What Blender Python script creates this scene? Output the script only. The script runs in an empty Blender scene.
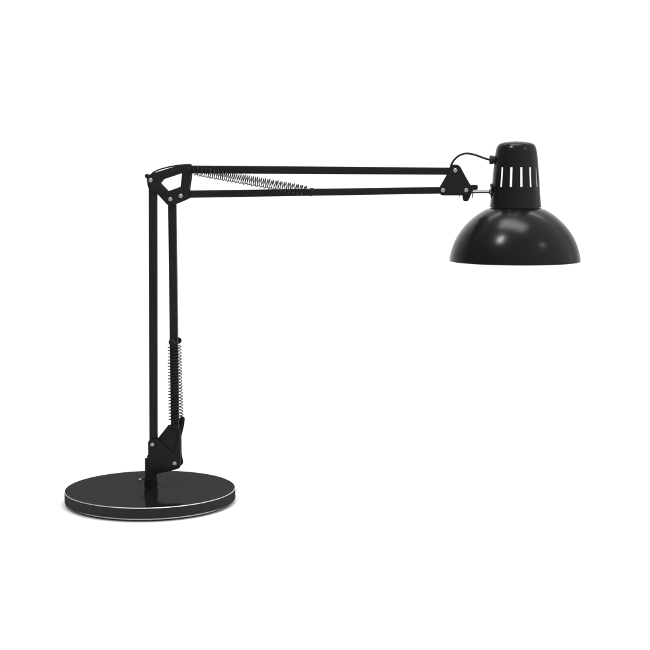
import bpy, bmesh, math
from mathutils import Vector, Matrix, Quaternion

R = math.radians
scene = bpy.context.scene
COL = scene.collection

# ---------------------------------------------------------------- camera
F = 1465.0                      # focal length in photo pixels (650 wide)
PITCH = R(6.35)
CAM = Vector((0.2315, -1.924, 0.4523))
THETA = R(-2.0)                 # turn of the lamp about its post
cd = bpy.data.cameras.new('camera')
cam = bpy.data.objects.new('camera', cd)
COL.objects.link(cam)
cd.sensor_width = 36.0
cd.lens = F / 650.0 * 36.0
cd.clip_end = 200
cam.location = CAM
cam.rotation_euler = (math.pi / 2 - PITCH, 0, 0)
scene.camera = cam

RZ = Matrix.Rotation(-THETA, 3, 'Z')
CL = RZ @ CAM                   # camera seen in the lamp's own frame
S = 1 / 747.8                   # metres per photo pixel at the lamp


def P(px, py, y=0.0):
    """point of the lamp's arm plane measured off the photo, then moved y metres in depth"""
    a, b = (px - 325) / F, -(py - 325) / F
    d = Vector((a, math.cos(PITCH) + b * math.sin(PITCH), -math.sin(PITCH) + b * math.cos(PITCH)))
    d = RZ @ d
    t = -CL.y / d.y
    q = CL + d * t
    return Vector((q.x, y, q.z))


# ---------------------------------------------------------------- materials
def mat(name, col, rough=0.3, metal=0.0, spec=0.5, coat=0.0, bump=0.0, bscale=900.0, vary=0.0):
    m = bpy.data.materials.new(name)
    m.use_nodes = True
    nt = m.node_tree
    b = nt.nodes['Principled BSDF']
    b.inputs['Base Color'].default_value = (*col, 1)
    b.inputs['Roughness'].default_value = rough
    b.inputs['Metallic'].default_value = metal
    b.inputs['Specular IOR Level'].default_value = spec
    b.inputs['Coat Weight'].default_value = coat
    tc = nt.nodes.new('ShaderNodeTexCoord')
    if bump:
        n = nt.nodes.new('ShaderNodeTexNoise')
        n.inputs['Scale'].default_value = bscale
        n.inputs['Detail'].default_value = 3
        nt.links.new(tc.outputs['Object'], n.inputs['Vector'])
        bp = nt.nodes.new('ShaderNodeBump')
        bp.inputs['Strength'].default_value = bump
        bp.inputs['Distance'].default_value = 0.0004
        nt.links.new(n.outputs['Fac'], bp.inputs['Height'])
        nt.links.new(bp.outputs['Normal'], b.inputs['Normal'])
    if vary:
        n2 = nt.nodes.new('ShaderNodeTexNoise')
        n2.inputs['Scale'].default_value = 60
        n2.inputs['Detail'].default_value = 5
        nt.links.new(tc.outputs['Object'], n2.inputs['Vector'])
        mr = nt.nodes.new('ShaderNodeMapRange')
        mr.inputs['To Min'].default_value = rough - vary
        mr.inputs['To Max'].default_value = rough + vary
        nt.links.new(n2.outputs['Fac'], mr.inputs['Value'])
        nt.links.new(mr.outputs['Result'], b.inputs['Roughness'])
    return m


def lacquer(name, diff, gloss, rough):
    """dark paint under a thin, evenly weak clear film"""
    m = bpy.data.materials.new(name)
    m.use_nodes = True
    nt = m.node_tree
    nt.nodes.remove(nt.nodes['Principled BSDF'])
    d = nt.nodes.new('ShaderNodeBsdfDiffuse')
    d.inputs['Color'].default_value = (diff, diff, diff, 1)
    g = nt.nodes.new('ShaderNodeBsdfGlossy')
    g.inputs['Color'].default_value = (gloss, gloss, gloss, 1)
    g.inputs['Roughness'].default_value = rough
    tc = nt.nodes.new('ShaderNodeTexCoord')
    n2 = nt.nodes.new('ShaderNodeTexNoise')
    n2.inputs['Scale'].default_value = 45
    n2.inputs['Detail'].default_value = 6
    nt.links.new(tc.outputs['Object'], n2.inputs['Vector'])
    mr = nt.nodes.new('ShaderNodeMapRange')
    mr.inputs['To Min'].default_value = rough * .8
    mr.inputs['To Max'].default_value = rough * 1.2
    nt.links.new(n2.outputs['Fac'], mr.inputs['Value'])
    nt.links.new(mr.outputs['Result'], g.inputs['Roughness'])
    lw = nt.nodes.new('ShaderNodeLayerWeight')       # the film mirrors more at a glancing angle
    lw.inputs['Blend'].default_value = 0.5
    m2 = nt.nodes.new('ShaderNodeMapRange')
    m2.inputs['To Min'].default_value = gloss * .5
    m2.inputs['To Max'].default_value = gloss * 1.1
    nt.links.new(lw.outputs['Facing'], m2.inputs['Value'])
    nt.links.new(m2.outputs['Result'], g.inputs['Color'])
    a = nt.nodes.new('ShaderNodeAddShader')
    nt.links.new(d.outputs[0], a.inputs[0])
    nt.links.new(g.outputs[0], a.inputs[1])
    nt.links.new(a.outputs[0], nt.nodes['Material Output'].inputs['Surface'])
    return m


M_SHADE = mat('gloss_black_paint', (0.004, 0.004, 0.004), 0.23, spec=0.18, vary=0.02)
M_CAP = mat('cap_black_paint', (0.005, 0.005, 0.005), 0.20, spec=0.18, vary=0.02)
M_BLACK = mat('satin_black_paint', (0.008, 0.008, 0.008), 0.36, spec=0.13, bump=0.06, vary=0.03)
M_BASE = lacquer('base_black_lacquer', 0.007, 0.030, 0.13)
M_EDGE = mat('glint_and_foot_metal', (0.66, 0.66, 0.66), 0.42, metal=1.0)  # bright metal for the imitated rim highlight and the foot ring
M_SPRING = mat('spring_wire', (0.012, 0.012, 0.012), 0.45, spec=0.10)
M_CABLE = mat('rubber_cable', (0.012, 0.012, 0.012), 0.5, spec=0.2)
M_RIVET = mat('brushed_rivet', (0.31, 0.31, 0.31), 0.4, metal=0.9)
M_CHROME = mat('polished_steel', (0.72, 0.72, 0.72), 0.16, metal=1.0)
M_SPINDLE = mat('brushed_spindle', (0.66, 0.66, 0.66), 0.28, metal=1.0)
M_WHITE = mat('white_enamel', (0.8, 0.8, 0.8), 0.35)
M_FELT = mat('dark_felt', (0.02, 0.02, 0.02), 0.9, spec=0.1)
M_FLOOR = mat('white_sweep', (0.75, 0.75, 0.755), 0.85, spec=0.1)

# ---------------------------------------------------------------- mesh helpers
root = bpy.data.objects.new('desk_lamp', None)
COL.objects.link(root)
root.rotation_euler = (0, 0, THETA)
root['label'] = 'black metal balanced arm desk lamp with dome shade on round glossy base'
root['category'] = 'desk lamp'


def sharpen(me, ang=32):
    bm = bmesh.new()
    bm.from_mesh(me)
    for f in bm.faces:
        f.smooth = True
    for e in bm.edges:
        e.smooth = not (len(e.link_faces) != 2 or e.calc_face_angle(0) > R(ang))
    bm.to_mesh(me)
    bm.free()


def link(name, me, m, parent, ang=32):
    o = bpy.data.objects.new(name, me)
    COL.objects.link(o)
    o.parent = parent
    if not me.materials:
        me.materials.append(m)
    sharpen(me, ang)
    return o


def from_bm(name, bm, m, parent, ang=32):
    bmesh.ops.recalc_face_normals(bm, faces=bm.faces)
    me = bpy.data.meshes.new(name)
    bm.to_mesh(me)
    bm.free()
    return link(name, me, m, parent, ang)


def fillet(pts, n=6):
    """round each corner (x, z, r) of a closed outline"""
    out = []
    N = len(pts)
    for i in range(N):
        p0, p1, p2 = Vector(pts[i - 1][:2]), Vector(pts[i][:2]), Vector(pts[(i + 1) % N][:2])
        r = pts[i][2]
        a, b = (p0 - p1), (p2 - p1)
        la, lb = a.length, b.length
        a.normalize(); b.normalize()
        ang = a.angle(b)
        if r <= 0 or ang > R(176):
            out.append(p1); continue
        t = min(r / math.tan(ang / 2), la * .48, lb * .48)
        rr = t * math.tan(ang / 2)
        c = p1 + (a + b).normalized() * (rr / math.sin(ang / 2))
        s, e = p1 + a * t - c, p1 + b * t - c
        a0 = math.atan2(s.y, s.x)
        da = (math.atan2(e.y, e.x) - a0 + math.pi) % (2 * math.pi) - math.pi
        k = max(2, int(abs(da) / R(9)))
        for j in range(k + 1):
            w = a0 + da * j / k
            out.append(c + Vector((math.cos(w), math.sin(w))) * rr)
    return out


def plate_mesh(loops, y, thick, bev=0.0003):
    """flat sheet in the x-z plane from outlines in photo pixels, centred at depth y"""
    cu = bpy.data.curves.new('tmp', 'CURVE')
    cu.dimensions = '2D'
    cu.fill_mode = 'BOTH'
    cu.extrude = thick / 2 - bev
    cu.bevel_depth = bev
    cu.bevel_resolution = 1
    cu.offset = -bev
    for lp in loops:
        loc = []
        for (px, py, r) in lp:
            q = P(px, py)
            loc.append((q.x, q.z, r * S))
        f = fillet(loc)
        sp = cu.splines.new('POLY')
        sp.points.add(len(f) - 1)
        for i, v in enumerate(f):
            sp.points[i].co = (v.x, v.y, 0, 1)
        sp.use_cyclic_u = True
    ob = bpy.data.objects.new('tmp', cu)
    COL.objects.link(ob)
    bpy.context.view_layer.update()
    dg = bpy.context.evaluated_depsgraph_get()
    me = bpy.data.meshes.new_from_object(ob.evaluated_get(dg))
    bpy.data.objects.remove(ob)
    bpy.data.curves.remove(cu)
    me.transform(Matrix.Translation((0, y, 0)) @ Matrix.Rotation(math.pi / 2, 4, 'X'))
    bm = bmesh.new(); bm.from_mesh(me)
    bmesh.ops.remove_doubles(bm, verts=bm.verts, dist=1e-6)
    bmesh.ops.recalc_face_normals(bm, faces=bm.faces)
    bm.to_mesh(me); bm.free()
    me.materials.clear()
    return me


def plate(name, loops, y, thick, m, parent):
    return link(name, plate_mesh(loops, y, thick), m, parent)


def lathe_bm(prof, axis_o, axis_d, seg=96, bm=None, closed=False):
    """turn (r, h) pairs about an axis"""
    bm = bm or bmesh.new()
    d = axis_d.normalized()
    u = d.orthogonal().normalized()
    v = d.cross(u)
    rings = []
    for r, h in prof:
        if r < 1e-7:
            rings.append([bm.verts.new(axis_o + d * h)])
        else:
            rings.append([bm.verts.new(axis_o + d * h + (u * math.cos(2 * math.pi * k / seg) + v * math.sin(2 * math.pi * k / seg)) * r) for k in range(seg)])
    pairs = list(zip(rings[:-1], rings[1:]))
    if closed:
        pairs.append((rings[-1], rings[0]))
    for A, B in pairs:
        for k in range(seg):
            k2 = (k + 1) % seg
            if len(A) == 1 and len(B) == 1:
                continue
            if len(A) == 1:
                bm.faces.new((A[0], B[k], B[k2]))
            elif len(B) == 1:
                bm.faces.new((A[k], B[0], A[k2]))
            else:
                bm.faces.new((A[k], B[k], B[k2], A[k2]))
    return bm


def arc(cx, cy, r, a0, a1, n):
    return [(cx + r * math.cos(R(a0 + (a1 - a0) * i / n)), cy + r * math.sin(R(a0 + (a1 - a0) * i / n))) for i in range(n + 1)]


def tube_bm(pts, r, seg=10, bm=None, cap=True):
    bm = bm or bmesh.new()
    rings = []
    t = (pts[1] - pts[0]).normalized()
    u = t.orthogonal().normalized()
    for i, p in enumerate(pts):
        a = pts[max(i - 1, 0)]; b = pts[min(i + 1, len(pts) - 1)]
        t2 = (b - a).normalized()
        u = (t.rotation_difference(t2) @ u).normalized()
        t = t2
        w = t.cross(u).normalized()
        rings.append([bm.verts.new(p + (u * math.cos(2 * math.pi * k / seg) + w * math.sin(2 * math.pi * k / seg)) * r) for k in range(seg)])
    for A, B in zip(rings[:-1], rings[1:]):
        for k in range(seg):
            bm.faces.new((A[k], A[(k + 1) % seg], B[(k + 1) % seg], B[k]))
    if cap:
        bm.faces.new(rings[0][::-1]); bm.faces.new(rings[-1])
    return bm


def smooth_path(pts, n=10):
    out = []
    q = [pts[0] * 2 - pts[1]] + list(pts) + [pts[-1] * 2 - pts[-2]]
    for i in range(1, len(q) - 2):
        for j in range(n):
            t = j / n
            out.append(0.5 * ((2 * q[i]) + (-q[i - 1] + q[i + 1]) * t + (2 * q[i - 1] - 5 * q[i] + 4 * q[i + 1] - q[i + 2]) * t * t + (-q[i - 1] + 3 * q[i] - 3 * q[i + 1] + q[i + 2]) * t ** 3))
    out.append(q[-2])
    return out


def bar(name, a, b, wa, wb, depth, m, parent):
    """square steel tube, outer width wa..wb, from a to b in the arm plane, rounded edges"""
    d = (b - a).normalized()
    n = Vector((0, 1, 0)).cross(d).normalized()
    bm = bmesh.new()
    rings = []
    for p, w in ((a, wa), (b, wb)):
        h, k, c = w / 2, depth / 2, 0.0011
        cs = []
        for sx, sy, a0 in ((1, 1, 0), (-1, 1, 90), (-1, -1, 180), (1, -1, 270)):
            for x, y in arc(sx * (h - c), sy * (k - c), c, a0, a0 + 90, 3):
                cs.append((x, y))
        rings.append([bm.verts.new(p + n * x + Vector((0, y, 0))) for x, y in cs])
        ins = [bm.verts.new(p + n * x * .84 + Vector((0, y * .84, 0))) for x, y in cs]
        dep = 0.012 if p is a else -0.012
        inn = [bm.verts.new(p + d * dep + n * x * .84 + Vector((0, y * .84, 0))) for x, y in cs]
        N = len(cs)
        for i in range(N):
            j = (i + 1) % N
            bm.faces.new((rings[-1][i], rings[-1][j], ins[j], ins[i]))
            bm.faces.new((ins[i], ins[j], inn[j], inn[i]))
        bm.faces.new(inn)
    N = len(rings[0])
    for i in range(N):
        j = (i + 1) % N
        bm.faces.new((rings[0][i], rings[0][j], rings[1][j], rings[1][i]))
    return from_bm(name, bm, m, parent, 40)


def rivet(px, py, half, parent, r=2.15):
    """rivet through the joint with a domed head on each side"""
    o = P(px, py)
    rr = r * S
    prof = [(0, -half - .0013), (rr * .45, -half - .00125), (rr * .8, -half - .0009), (rr, -half - .0003), (rr, -half + .0002), (rr * .55, -half + .0002)]
    prof += [(r_, -h) for r_, h in reversed(prof)]
    # shallow dimple in the head, as a tubular rivet has
    prof[0] = (0, -half - .0007)
    prof[-1] = (0, half + .0007)
    return from_bm('rivet', lathe_bm(prof, o, Vector((0, 1, 0)), 32), M_RIVET, parent, 50)


def spring(a, b, rad, wire, turns, parent, lead=0.004):
    """closed-wound tension spring with a straight hook lead at each end"""
    d = (b - a)
    L = d.length
    d.normalize()
    u = Vector((0, 1, 0))
    v = d.cross(u).normalized()
    pts = [a.copy(), a + d * lead * .5]
    n = int(turns * 18)
    for i in range(n + 1):
        t = i / n
        k = min(1, t * turns / .8, (1 - t) * turns / .8)
        w = 2 * math.pi * turns * t
        pts.append(a + d * (lead + (L - 2 * lead) * t) + (u * math.cos(w) + v * math.sin(w)) * rad * (.15 + .85 * k))
    pts += [b - d * lead * .5, b.copy()]
    return from_bm('spring', tube_bm(pts, wire, 6), M_SPRING, parent, 60)


def pin(px, py, half, parent, r=1.1, head=2.6, m=None, hy=.003, name='spring_pin'):
    o = P(px, py)
    rr, hh = r * S, head * S
    prof = [(0, -half - hy / 2), (hh * .7, -half - hy / 2), (hh, -half - hy / 4), (hh, -half + hy / 4), (hh * .7, -half + hy / 2), (rr, -half + hy / 2)]
    prof += [(r_, -h) for r_, h in reversed(prof)]
    return from_bm(name, lathe_bm(prof, o, Vector((0, 1, 0)), 28), m or M_BLACK, parent, 50)


# ---------------------------------------------------------------- base
Z = Vector((0, 0, 1))
O0 = Vector((0, 0, 0))
RB = 84.8 * S
O0 = Vector((P(150.4, 489).x, 0, 0))
TOP, BOT = 0.0185, 0.0044
bev = 0.0011
prof = [(0, TOP)] + [(RB * k / 6, TOP) for k in range(1, 6)] + arc(RB - bev, TOP - bev, bev, 90, 0, 5) + arc(RB - .0008, BOT + .0008, .0008, 0, -90, 3) + [(RB * .8, BOT), (0, BOT)]
bm = lathe_bm(prof, O0, Z, 256)
base = from_bm('base', bm, M_BASE, root, 30)
eb = .0011
tr = arc(RB - eb + .00008, TOP - eb + .00008, eb, 72, 22, 5)
tr += [(tr[-1][0] - .0004, tr[-1][1]), (tr[0][0], tr[0][1] - .0004)]
from_bm('edge_glint', lathe_bm(tr, O0, Z, 256, closed=True), M_EDGE, base, 60)  # added metal strip that imitates the highlight along the base's bevel
bm = lathe_bm(arc(RB * .950, .0029, .0014, 90, -90, 6)[:] + [(RB * .90, .0015), (RB * .90, .0043)], O0, Z, 200, closed=True)
ring = from_bm('foot_ring', bm, M_EDGE, base, 40)
bm = lathe_bm([(RB * .945, .0016), (RB * .945, .0001), (0, .0001), (0, .0016)], O0, Z, 160)
from_bm('felt_pad', bm, M_FELT, base, 40)

# ---------------------------------------------------------------- post
pc = P(151, 489); cx = pc.x
AX = Vector((cx, 0, 0))
h1 = P(151, 476.0).z
h2 = P(151, 462).z
prof = [(0, TOP - .001), (.0098, TOP - .001), (.0098, TOP + .0006), (.0090, TOP + .0010), (.0090, h1 - .0008), (.0083, h1), (.0052, h1), (.0052, h2), (0, h2)]
post = from_bm('post', lathe_bm(prof, AX, Z, 64), M_BLACK, root)
sc = P(140.6, 479.0)
ss = Vector((sc.x, -.003, sc.z))
from_bm('set_screw', lathe_bm([(0, -.0019), (.0007, -.0019), (.0010, -.0015), (.0010, .0014), (.0007, .0017), (0, .0017)], ss, Vector((1, 0, 0)), 24), M_CHROME, post, 40)
from_bm('screw_shaft', lathe_bm([(0, .0015), (.0006, .0015), (.0006, .009), (0, .009)], ss, Vector((1, 0, 0)), 20), M_FELT, post, 40)

# ---------------------------------------------------------------- lower bracket
HB = .0095                                       # half width of the folded lower bracket
frontL = [(149.1, 438.6, 3.2), (158.4, 438.0, 1.2), (174.6, 452.2, .8), (178.6, 440, 1), (179.4, 427, 1), (181.2, 427, 1), (181.4, 455, 2), (182.0, 466.5, 4.5),
          (172, 469.3, 6), (156.0, 472.6, 2), (155.3, 479.5, .5), (146.0, 479.5, .5), (146.0, 456.6, .3), (149.1, 456.6, .3)]
lowb = plate('base_bracket', [frontL], -HB, .0018, M_BLACK, root)
rearL = [(149.1, 438.6, 3.2), (156.5, 440.0, 1.5), (167.5, 426.0, 1.5), (177.5, 425.0, 1.5), (178.8, 419.5, 1), (180.5, 416.8, 2.2), (184.0, 418.8, 2.2), (183.4, 426, 2), (180.5, 438, 4), (180.8, 455, 2), (183.0, 466.5, 4.5),
         (172, 469.3, 6), (156.0, 472.6, 2), (155.3, 479.5, .5), (146.0, 479.5, .5), (146.0, 456.6, .3), (149.1, 456.6, .3)]
plate('rear_plate', [rearL], HB, .0018, M_BLACK, lowb)
gus = [(157.5, 440.5, 1), (169.5, 425.5, 1.5), (179.2, 423.5, 1.5), (179.2, 440, 1), (176.0, 455.0, 1)]
plate('gusset', [gus], -HB + .0032, .0012, M_BLACK, lowb)
bmw = bmesh.new()                                 # clamp block that ties both plates to the post
a = P(146.8, 477.5); b = P(154.6, 462)
bmesh.ops.create_cube(bmw, size=1)
for v in bmw.verts:
    v.co = Vector(((a.x + b.x) / 2 + v.co.x * (b.x - a.x), v.co.y * (2 * HB - .0022), (a.z + b.z) / 2 + v.co.z * (b.z - a.z)))
bmesh.ops.bevel(bmw, geom=bmw.edges[:], offset=.0006, segments=2, affect='EDGES')
from_bm('clamp_block', bmw, M_BLACK, lowb)
rivet(153.4, 443.4, HB + .0009, lowb)
rivet(175.6, 462.2, HB + .0009, lowb)

# ---------------------------------------------------------------- lower arm
BD = .0100
W = 7.6 * S
bar('arm_bar', P(153.2, 177.5), P(153.7, 448.0), 8.1 * S, 7.9 * S, BD, M_BLACK, root)
bar('arm_bar', P(172.3, 196.0), P(175.6, 464.5), 8.0 * S, 7.9 * S, BD, M_BLACK, root)

SY = .0125
pin(174.2, 341.4, SY + .002, root, 1.2, 2.6, hy=.004)
for sx, yy in ((172.9, -.0078), (177.0, .0110)):                # lugs that carry the pin, front and back
    o = P(sx, 341.5); o.y = yy
    from_bm('spring_lug', lathe_bm([(0, -.0018), (.0038, -.0018), (.0046, -.0010), (.0046, .0010), (.0038, .0018), (0, .0018)], o, Vector((0, 1, 0)), 32), M_BLACK, root, 40)
pin(176.2, 424.5, SY + .002, root, 1.2, 2.0)
for s in (-1, 1):
    spring(P(174.6 + (0.2 if s > 0 else -.4), 341.0, s * SY), P(176.5 + (0.7 if s > 0 else -1.2), 424.5, s * SY), (4.8 if s > 0 else 5.0) * S, .00066, 25, root)

# ---------------------------------------------------------------- elbow bracket
HE = .0068
outer = [(147.3, 176.2, 3), (152.0, 173.6, 1.5), (169.5, 168.2, 6), (184.5, 164.0, 3), (191.3, 163.6, 2.6), (192.4, 169.5, 4), (189.8, 190, 3), (190.2, 198.2, 2.5),
         (178.0, 203.6, 4), (168.8, 205.6, 4), (157.3, 193.0, 2), (149.0, 188.5, 3), (148.2, 184.5, 3)]
hole = [(160.6, 183.2, .6), (163.8, 179.3, .8), (182.7, 173.0, .6), (181.2, 186.6, .6), (168.4, 191.2, .6)]
elb = plate('elbow_bracket', [outer, hole], -HE, .0018, M_BLACK, root)
plate('rear_plate', [outer, hole], HE, .0018, M_BLACK, elb)
for x, y in ((151.5, 180.2), (171.1, 199.0), (181.5, 195.8)):
    rivet(x, y, HE + .0009, elb)
# cross spacer at the upper bar pivot
pin(188.2, 167.9, HE - .0012, elb, 2.6, 3.1, name='spacer', hy=.001)
# cable clip at the outer corner
o = P(147.3, 176.0)
from_bm('cable_clip', lathe_bm([(0, -.005), (.0022, -.005), (.0029, -.0042), (.0029, .0042), (.0022, .005), (0, .005)], o, Vector((0, 1, 0)), 28), M_BLACK, elb, 40)

# ---------------------------------------------------------------- upper arm
bar('arm_bar', P(186.5, 169.4), P(458.5, 171.2), 8.0 * S, 7.1 * S, BD, M_BLACK, root)
bar('arm_bar', P(178.8, 194.3), P(446.5, 190.2), 7.4 * S, 6.6 * S, BD, M_BLACK, root)
pin(311.4, 192.0, SY + .001, root, 1.2, 4.0, hy=.004)
pin(190.0, 169.3, SY + .001, root, 1.2, 1.8)
for s in (-1, 1):
    spring(P(190.3, 169.6, s * SY), P(310.8 + (0.8 if s > 0 else 0), 191.6, s * SY), 4.7 * S, .00059, 28, root, .004)

# ---------------------------------------------------------------- head bracket
outer = [(449.4, 170.5, 2.5), (450.4, 164.6, 4.8), (458.9, 164.6, 5.0), (466.5, 178.5, 9), (471.0, 186.2, 2), (470.5, 195.4, 3.0), (440.5, 195.4, 3.2), (438.3, 189.5, 3.4), (448.2, 172.5, 6)]
hd = plate('head_bracket', [outer], -HE, .0018, M_BLACK, root)
plate('rear_plate', [outer], HE, .0018, M_BLACK, hd)
for x, y in ((455.0, 170.4), (442.8, 190.2), (466.0, 190.2)):
    rivet(x, y, HE + .0009, hd)
# rocking lever that clamps the shade spindle
lev = [(463.2, 188.5, 2), (466, 186, 1), (470.5, 184.8, 1), (477.8, 184.6, 2.1), (477.8, 189.0, 2.1), (472.5, 189.2, .6), (471.5, 193, 1), (467.9, 201.4, 2.6), (462.9, 201.4, 2.6), (462.2, 194, 1)]
lv = plate('clamp_lever', [lev], 0, 2 * HE - .003, M_BLACK, root)
for x, y0, y1 in ((472.6, 187.0, 198.2), (459.4, 190.0, 198.2)):   # thin spring washers either side of the lever
    a, b = P(x, y0), P(x, y1)
    c = (a + b) / 2
    from_bm('washer', lathe_bm([(0, -.0003), ((a - b).length / 2, -.0003), ((a - b).length / 2, .0003), (0, .0003)], Vector((c.x, 0, c.z)), Vector((1, 0, 0)), 32), M_BLACK, lv)

# spindle
a, b = P(469, 190.8), P(492.5, 190.6)
bm = lathe_bm([(0, 0), (2.6 * S, 0), (2.6 * S, (b - a).length), (0, (b - a).length)], a, b - a, 40)
spn = from_bm('spindle', bm, M_SPINDLE, root)

# ---------------------------------------------------------------- shade and cap
axb = P(514.7, 260.5)
AXS = Vector((axb.x, 0, 0))


def HZ(y):                                      # height on the shade's axis for a photo row
    return P(515.0, y).z


KS = 65.5 * S / 65.5 * (1.0 / 1.0)
sd = (P(580, 260.5).x - P(449, 260.5).x) / 131.0
T = .0011
outp = [(25.6, 208.1), (31.4, 210.6), (39.2, 215.6), (46.9, 222.3), (52.5, 228.6), (57.2, 235.4), (60.7, 242.2), (63.2, 249.2), (64.7, 255.0), (65.5, 260.6)]
pp = smooth_path([Vector((r * sd, HZ(y), 0)) for r, y in outp], 5)
prof_out = [(p.x, p.y) for p in pp]
prof_in = [(p.x - T, p.y - T * .35) for p in pp]
prof = [(18 * sd, HZ(204.5)), (24.3 * sd, HZ(204.5)), (24.3 * sd, HZ(208.1))] + prof_out + [(prof_out[-1][0] - T * .3, prof_out[-1][1] - .0007), (prof_in[-1][0] + T * .2, prof_out[-1][1] - .0007)] + prof_in[::-1] + [(18 * sd, HZ(204.5) - T)]
bm = lathe_bm(prof, AXS, Z, 192, closed=True)
bmesh.ops.recalc_face_normals(bm, faces=bm.faces)
me = bpy.data.meshes.new('shade')
nin = len(prof_out) + 2
bm.to_mesh(me); bm.free()
me.materials.append(M_SHADE); me.materials.append(M_WHITE)
seg = 192
for i, f in enumerate(me.polygons):
    r_i = i // seg
    if r_i > len(prof_out) + 3:
        f.material_index = 1
shade = link('shade', me, M_SHADE, root, 35)

# cap: a tapering can with a ring of tall ventilation slots
CR = [(25.8, 207.2), (25.5, 205.0), (25.0, 200.0), (24.0, 187.2), (22.4, 167.2), (21.7, 160.0), (20.6, 151.5), (19.7, 148.0), (18.7, 145.6), (17.2, 144.0), (15.0, 142.8), (11.5, 142.0), (6.0, 141.3), (0, 141.0)]
view_a = math.atan2(CL.y, CL.x - axb.x)
PH = [R(v) for v in (-37.6, -11.8, 13.6, 38.6, 63.0)]
slots = [view_a + p for p in PH] + [view_a + math.pi - p for p in PH] + [view_a + R(90)]
slots = sorted(a_ % (2 * math.pi) for a_ in slots)
HWS = .5 * 2.3 / 23.2                             # half the slot's width, radians
SUB = 16                                          # mesh columns per slot pitch
cols = []
for n, c in enumerate(slots):
    nx = slots[(n + 1) % len(slots)] + (2 * math.pi if n == len(slots) - 1 else 0)
    hw = HWS if min(abs(((c - view_a - p + math.pi) % (2 * math.pi)) - math.pi) for p in PH) < .001 else HWS * 1.7
    hn = HWS if min(abs(((nx - view_a - p + math.pi) % (2 * math.pi)) - math.pi) for p in PH) < .001 else HWS * 1.7
    cols.append(c - hw)
    k = SUB - 2
    for q in range(k + 1):
        cols.append(c + hw + (nx - c - hw - hn) * q / (k + 1))
NC = len(cols)
bm = bmesh.new()
grid = []
capz = [(r * sd, HZ(y)) for r, y in CR]
off = T
for layer in (0, 1):
    rows = []
    for r, z in capz:
        rr = max(r - (off if layer else 0), 0)
        zz = z - (off if (layer and r < 21 * sd) else 0)
        if rr < 1e-6 or r == 0:
            rows.append([bm.verts.new(AXS + Z * zz)])
        else:
            rows.append([bm.verts.new(AXS + Z * zz + Vector((math.cos(a_), math.sin(a_), 0)) * rr) for a_ in cols])
    grid.append(rows)
G = SUB
SLOTS = list(range(0, NC, G))
for layer in (0, 1):
    rows = grid[layer]
    for i in range(len(rows) - 1):
        A, B = rows[i], rows[i + 1]
        for k in range(NC):
            if i == 3 and k in SLOTS:
                continue
            k2 = (k + 1) % NC
            if len(B) == 1:
                f = bm.faces.new((A[k], A[k2], B[0]))
            else:
                f = bm.faces.new((A[k], A[k2], B[k2], B[k]))
            f.material_index = layer
for k in range(NC):                               # bottom lip and slot walls
    k2 = (k + 1) % NC
    bm.faces.new((grid[0][0][k], grid[0][0][k2], grid[1][0][k2], grid[1][0][k]))
    if k in SLOTS:
        o_, n_ = grid[0], grid[1]
        bm.faces.new((o_[3][k], o_[3][k2], n_[3][k2], n_[3][k]))
        bm.faces.new((o_[4][k], o_[4][k2], n_[4][k2], n_[4][k]))
        bm.faces.new((o_[3][k], o_[4][k], n_[4][k], n_[3][k]))
        bm.faces.new((o_[3][k2], o_[4][k2], n_[4][k2], n_[3][k2]))
bmesh.ops.recalc_face_normals(bm, faces=bm.faces)
me = bpy.data.meshes.new('cap')
bm.to_mesh(me); bm.free()
me.materials.append(M_CAP); me.materials.append(M_BLACK)
cap = link('cap', me, M_CAP, root, 40)
# small domed screw on the crown
tz = HZ(141.0)
from_bm('crown_screw', lathe_bm([(.0030, -.0004), (.0028, .0004), (.0018, .0009), (0, .0011)], AXS + Z * (tz - .0005), Z, 32), M_RIVET, cap, 50)
# lamp socket up inside the crown
from_bm('socket', lathe_bm([(0, -.024), (.014, -.024), (.015, -.023), (.015, -.004), (.012, -.002), (0, -.002)], AXS + Z * tz, Z, 48), M_WHITE, cap, 40)

# washer and nut where the spindle meets the cap
b = P(490.3, 191.2)
bm = lathe_bm([(0, -.0016), (.0036, -.0016), (.0040, -.0010), (.0040, .0002), (.0095, .0002), (.0100, .0008), (.0100, .0020), (0, .0020)], b, Vector((1, 0, .05)), 48)
from_bm('spindle_washer', bm, M_BLACK, cap, 40)
bm = lathe_bm([(.0060, .0000), (.0066, -.0003), (.0066, .0003)], b, Vector((1, 0, .05)), 48, closed=True)
from_bm('lock_ring', bm, M_CHROME, cap, 40)
# cable grommet
g = P(491.8, 159.8)
bm = lathe_bm([(0, -.0030), (.0052, -.0030), (.0058, -.0024), (.0058, .0012), (.0050, .0018), (.0050, .004), (0, .004)], g, Vector((1, 0, -.02)), 36)
from_bm('grommet', bm, M_CABLE, cap, 40)

# ---------------------------------------------------------------- cables
pts = [P(449.5, 178, .0), P(450.2, 170, .0), P(451.4, 164.6), P(454.6, 159.4), P(459.8, 155.2), P(466.4, 153.5), P(474.0, 154.6), P(482.0, 157.4), P(487.0, 159.1), P(491.5, 159.9)]
from_bm('cable', tube_bm(smooth_path(pts, 8), 1.1 * S, 12), M_CABLE, root, 60)
pts = [P(152.5, 184), P(150.6, 177.5), P(152.3, 173.4), P(157.0, 170.5), P(163.5, 168.3), P(171.0, 166.5), P(178.0, 165.4), P(185.0, 165.0), P(192, 166.5), P(198, 169)]
from_bm('cable', tube_bm(smooth_path(pts, 8), .8 * S, 12), M_CABLE, root, 60)

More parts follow.
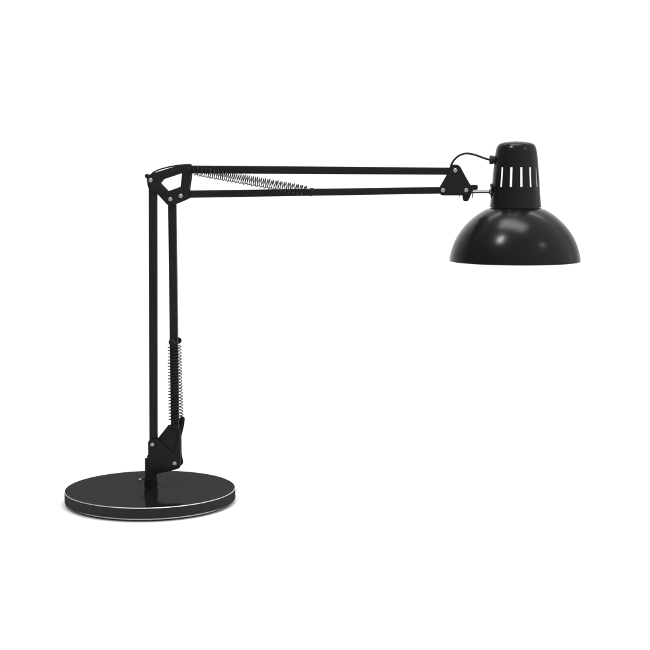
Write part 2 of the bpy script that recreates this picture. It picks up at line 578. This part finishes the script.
# ---------------------------------------------------------------- white sweep
bm = bmesh.new()
prof = [(-8.0, 0.0), (-3, 0), (0, 0), (3.0, 0.0)] + [(3.0 + 1.5 * math.sin(R(a_)), 1.5 - 1.5 * math.cos(R(a_))) for a_ in range(6, 91, 6)] + [(4.5, 3.0), (4.5, 5.0)]
prev = None
for y, z in prof:
    row = [bm.verts.new((x, y, z)) for x in (-9, -3, 3, 9)]
    if prev:
        for k in range(3):
            bm.faces.new((prev[k], prev[k + 1], row[k + 1], row[k]))
    prev = row
fl = from_bm('backdrop', bm, M_FLOOR, None, 60)
fl['kind'] = 'structure'


# ---------------------------------------------------------------- light
def area(name, loc, target, sx, sy, power, col=(1, 1, 1), spread=180):
    l = bpy.data.lights.new(name, 'AREA')
    l.shape = 'RECTANGLE'
    l.size, l.size_y = sx, sy
    l.energy = power
    l.color = col
    l.spread = R(spread)
    o = bpy.data.objects.new(name, l)
    COL.objects.link(o)
    o.location = loc
    o.rotation_euler = (Vector(target) - Vector(loc)).to_track_quat('-Z', 'Y').to_euler()
    return o


hx = axb.x
T0 = (hx, 0, .33)
area('softbox_overhead', (hx - .08, -.15, 1.75), T0, .90, .45, 14.0)
d = Vector((-.50, -.53, .92)).normalized()
area('key_lamp', Vector(T0) + d * 1.6, T0, .13, .32, 13.0)
d = Vector((.58, -.47, .56)).normalized()
area('side_lamp', Vector(T0) + d * 1.7, T0, .22, .22, 1.6)
area('added_backdrop_fill', (0, 1.9, 3.4), (0, 4.4, .8), 5.0, 1.1, 145.0)  # added unseen light that turns the sweep's wall white

w = bpy.data.worlds.new('World')
scene.world = w
w.use_nodes = True
bg = w.node_tree.nodes['Background']
bg.inputs['Color'].default_value = (1, 1, 1, 1)
wn = w.node_tree                                  # the studio is brighter on its right-hand side
gc = wn.nodes.new('ShaderNodeTexCoord')
dt = wn.nodes.new('ShaderNodeVectorMath')
dt.operation = 'DOT_PRODUCT'
dt.inputs[1].default_value = (1, 0, 0)
wm = wn.nodes.new('ShaderNodeMapRange')
wm.inputs['From Min'].default_value = -1
wm.inputs['To Min'].default_value = 0.32
wm.inputs['To Max'].default_value = 1.30
wn.links.new(gc.outputs['Generated'], dt.inputs[0])
wn.links.new(dt.outputs['Value'], wm.inputs['Value'])
wn.links.new(wm.outputs['Result'], bg.inputs['Strength'])

vs = scene.view_settings
vs.view_transform = 'Standard'
vs.look = 'None'
vs.exposure = 0
vs.gamma = 1
scene.render.resolution_x = 1024
scene.render.resolution_y = 1024
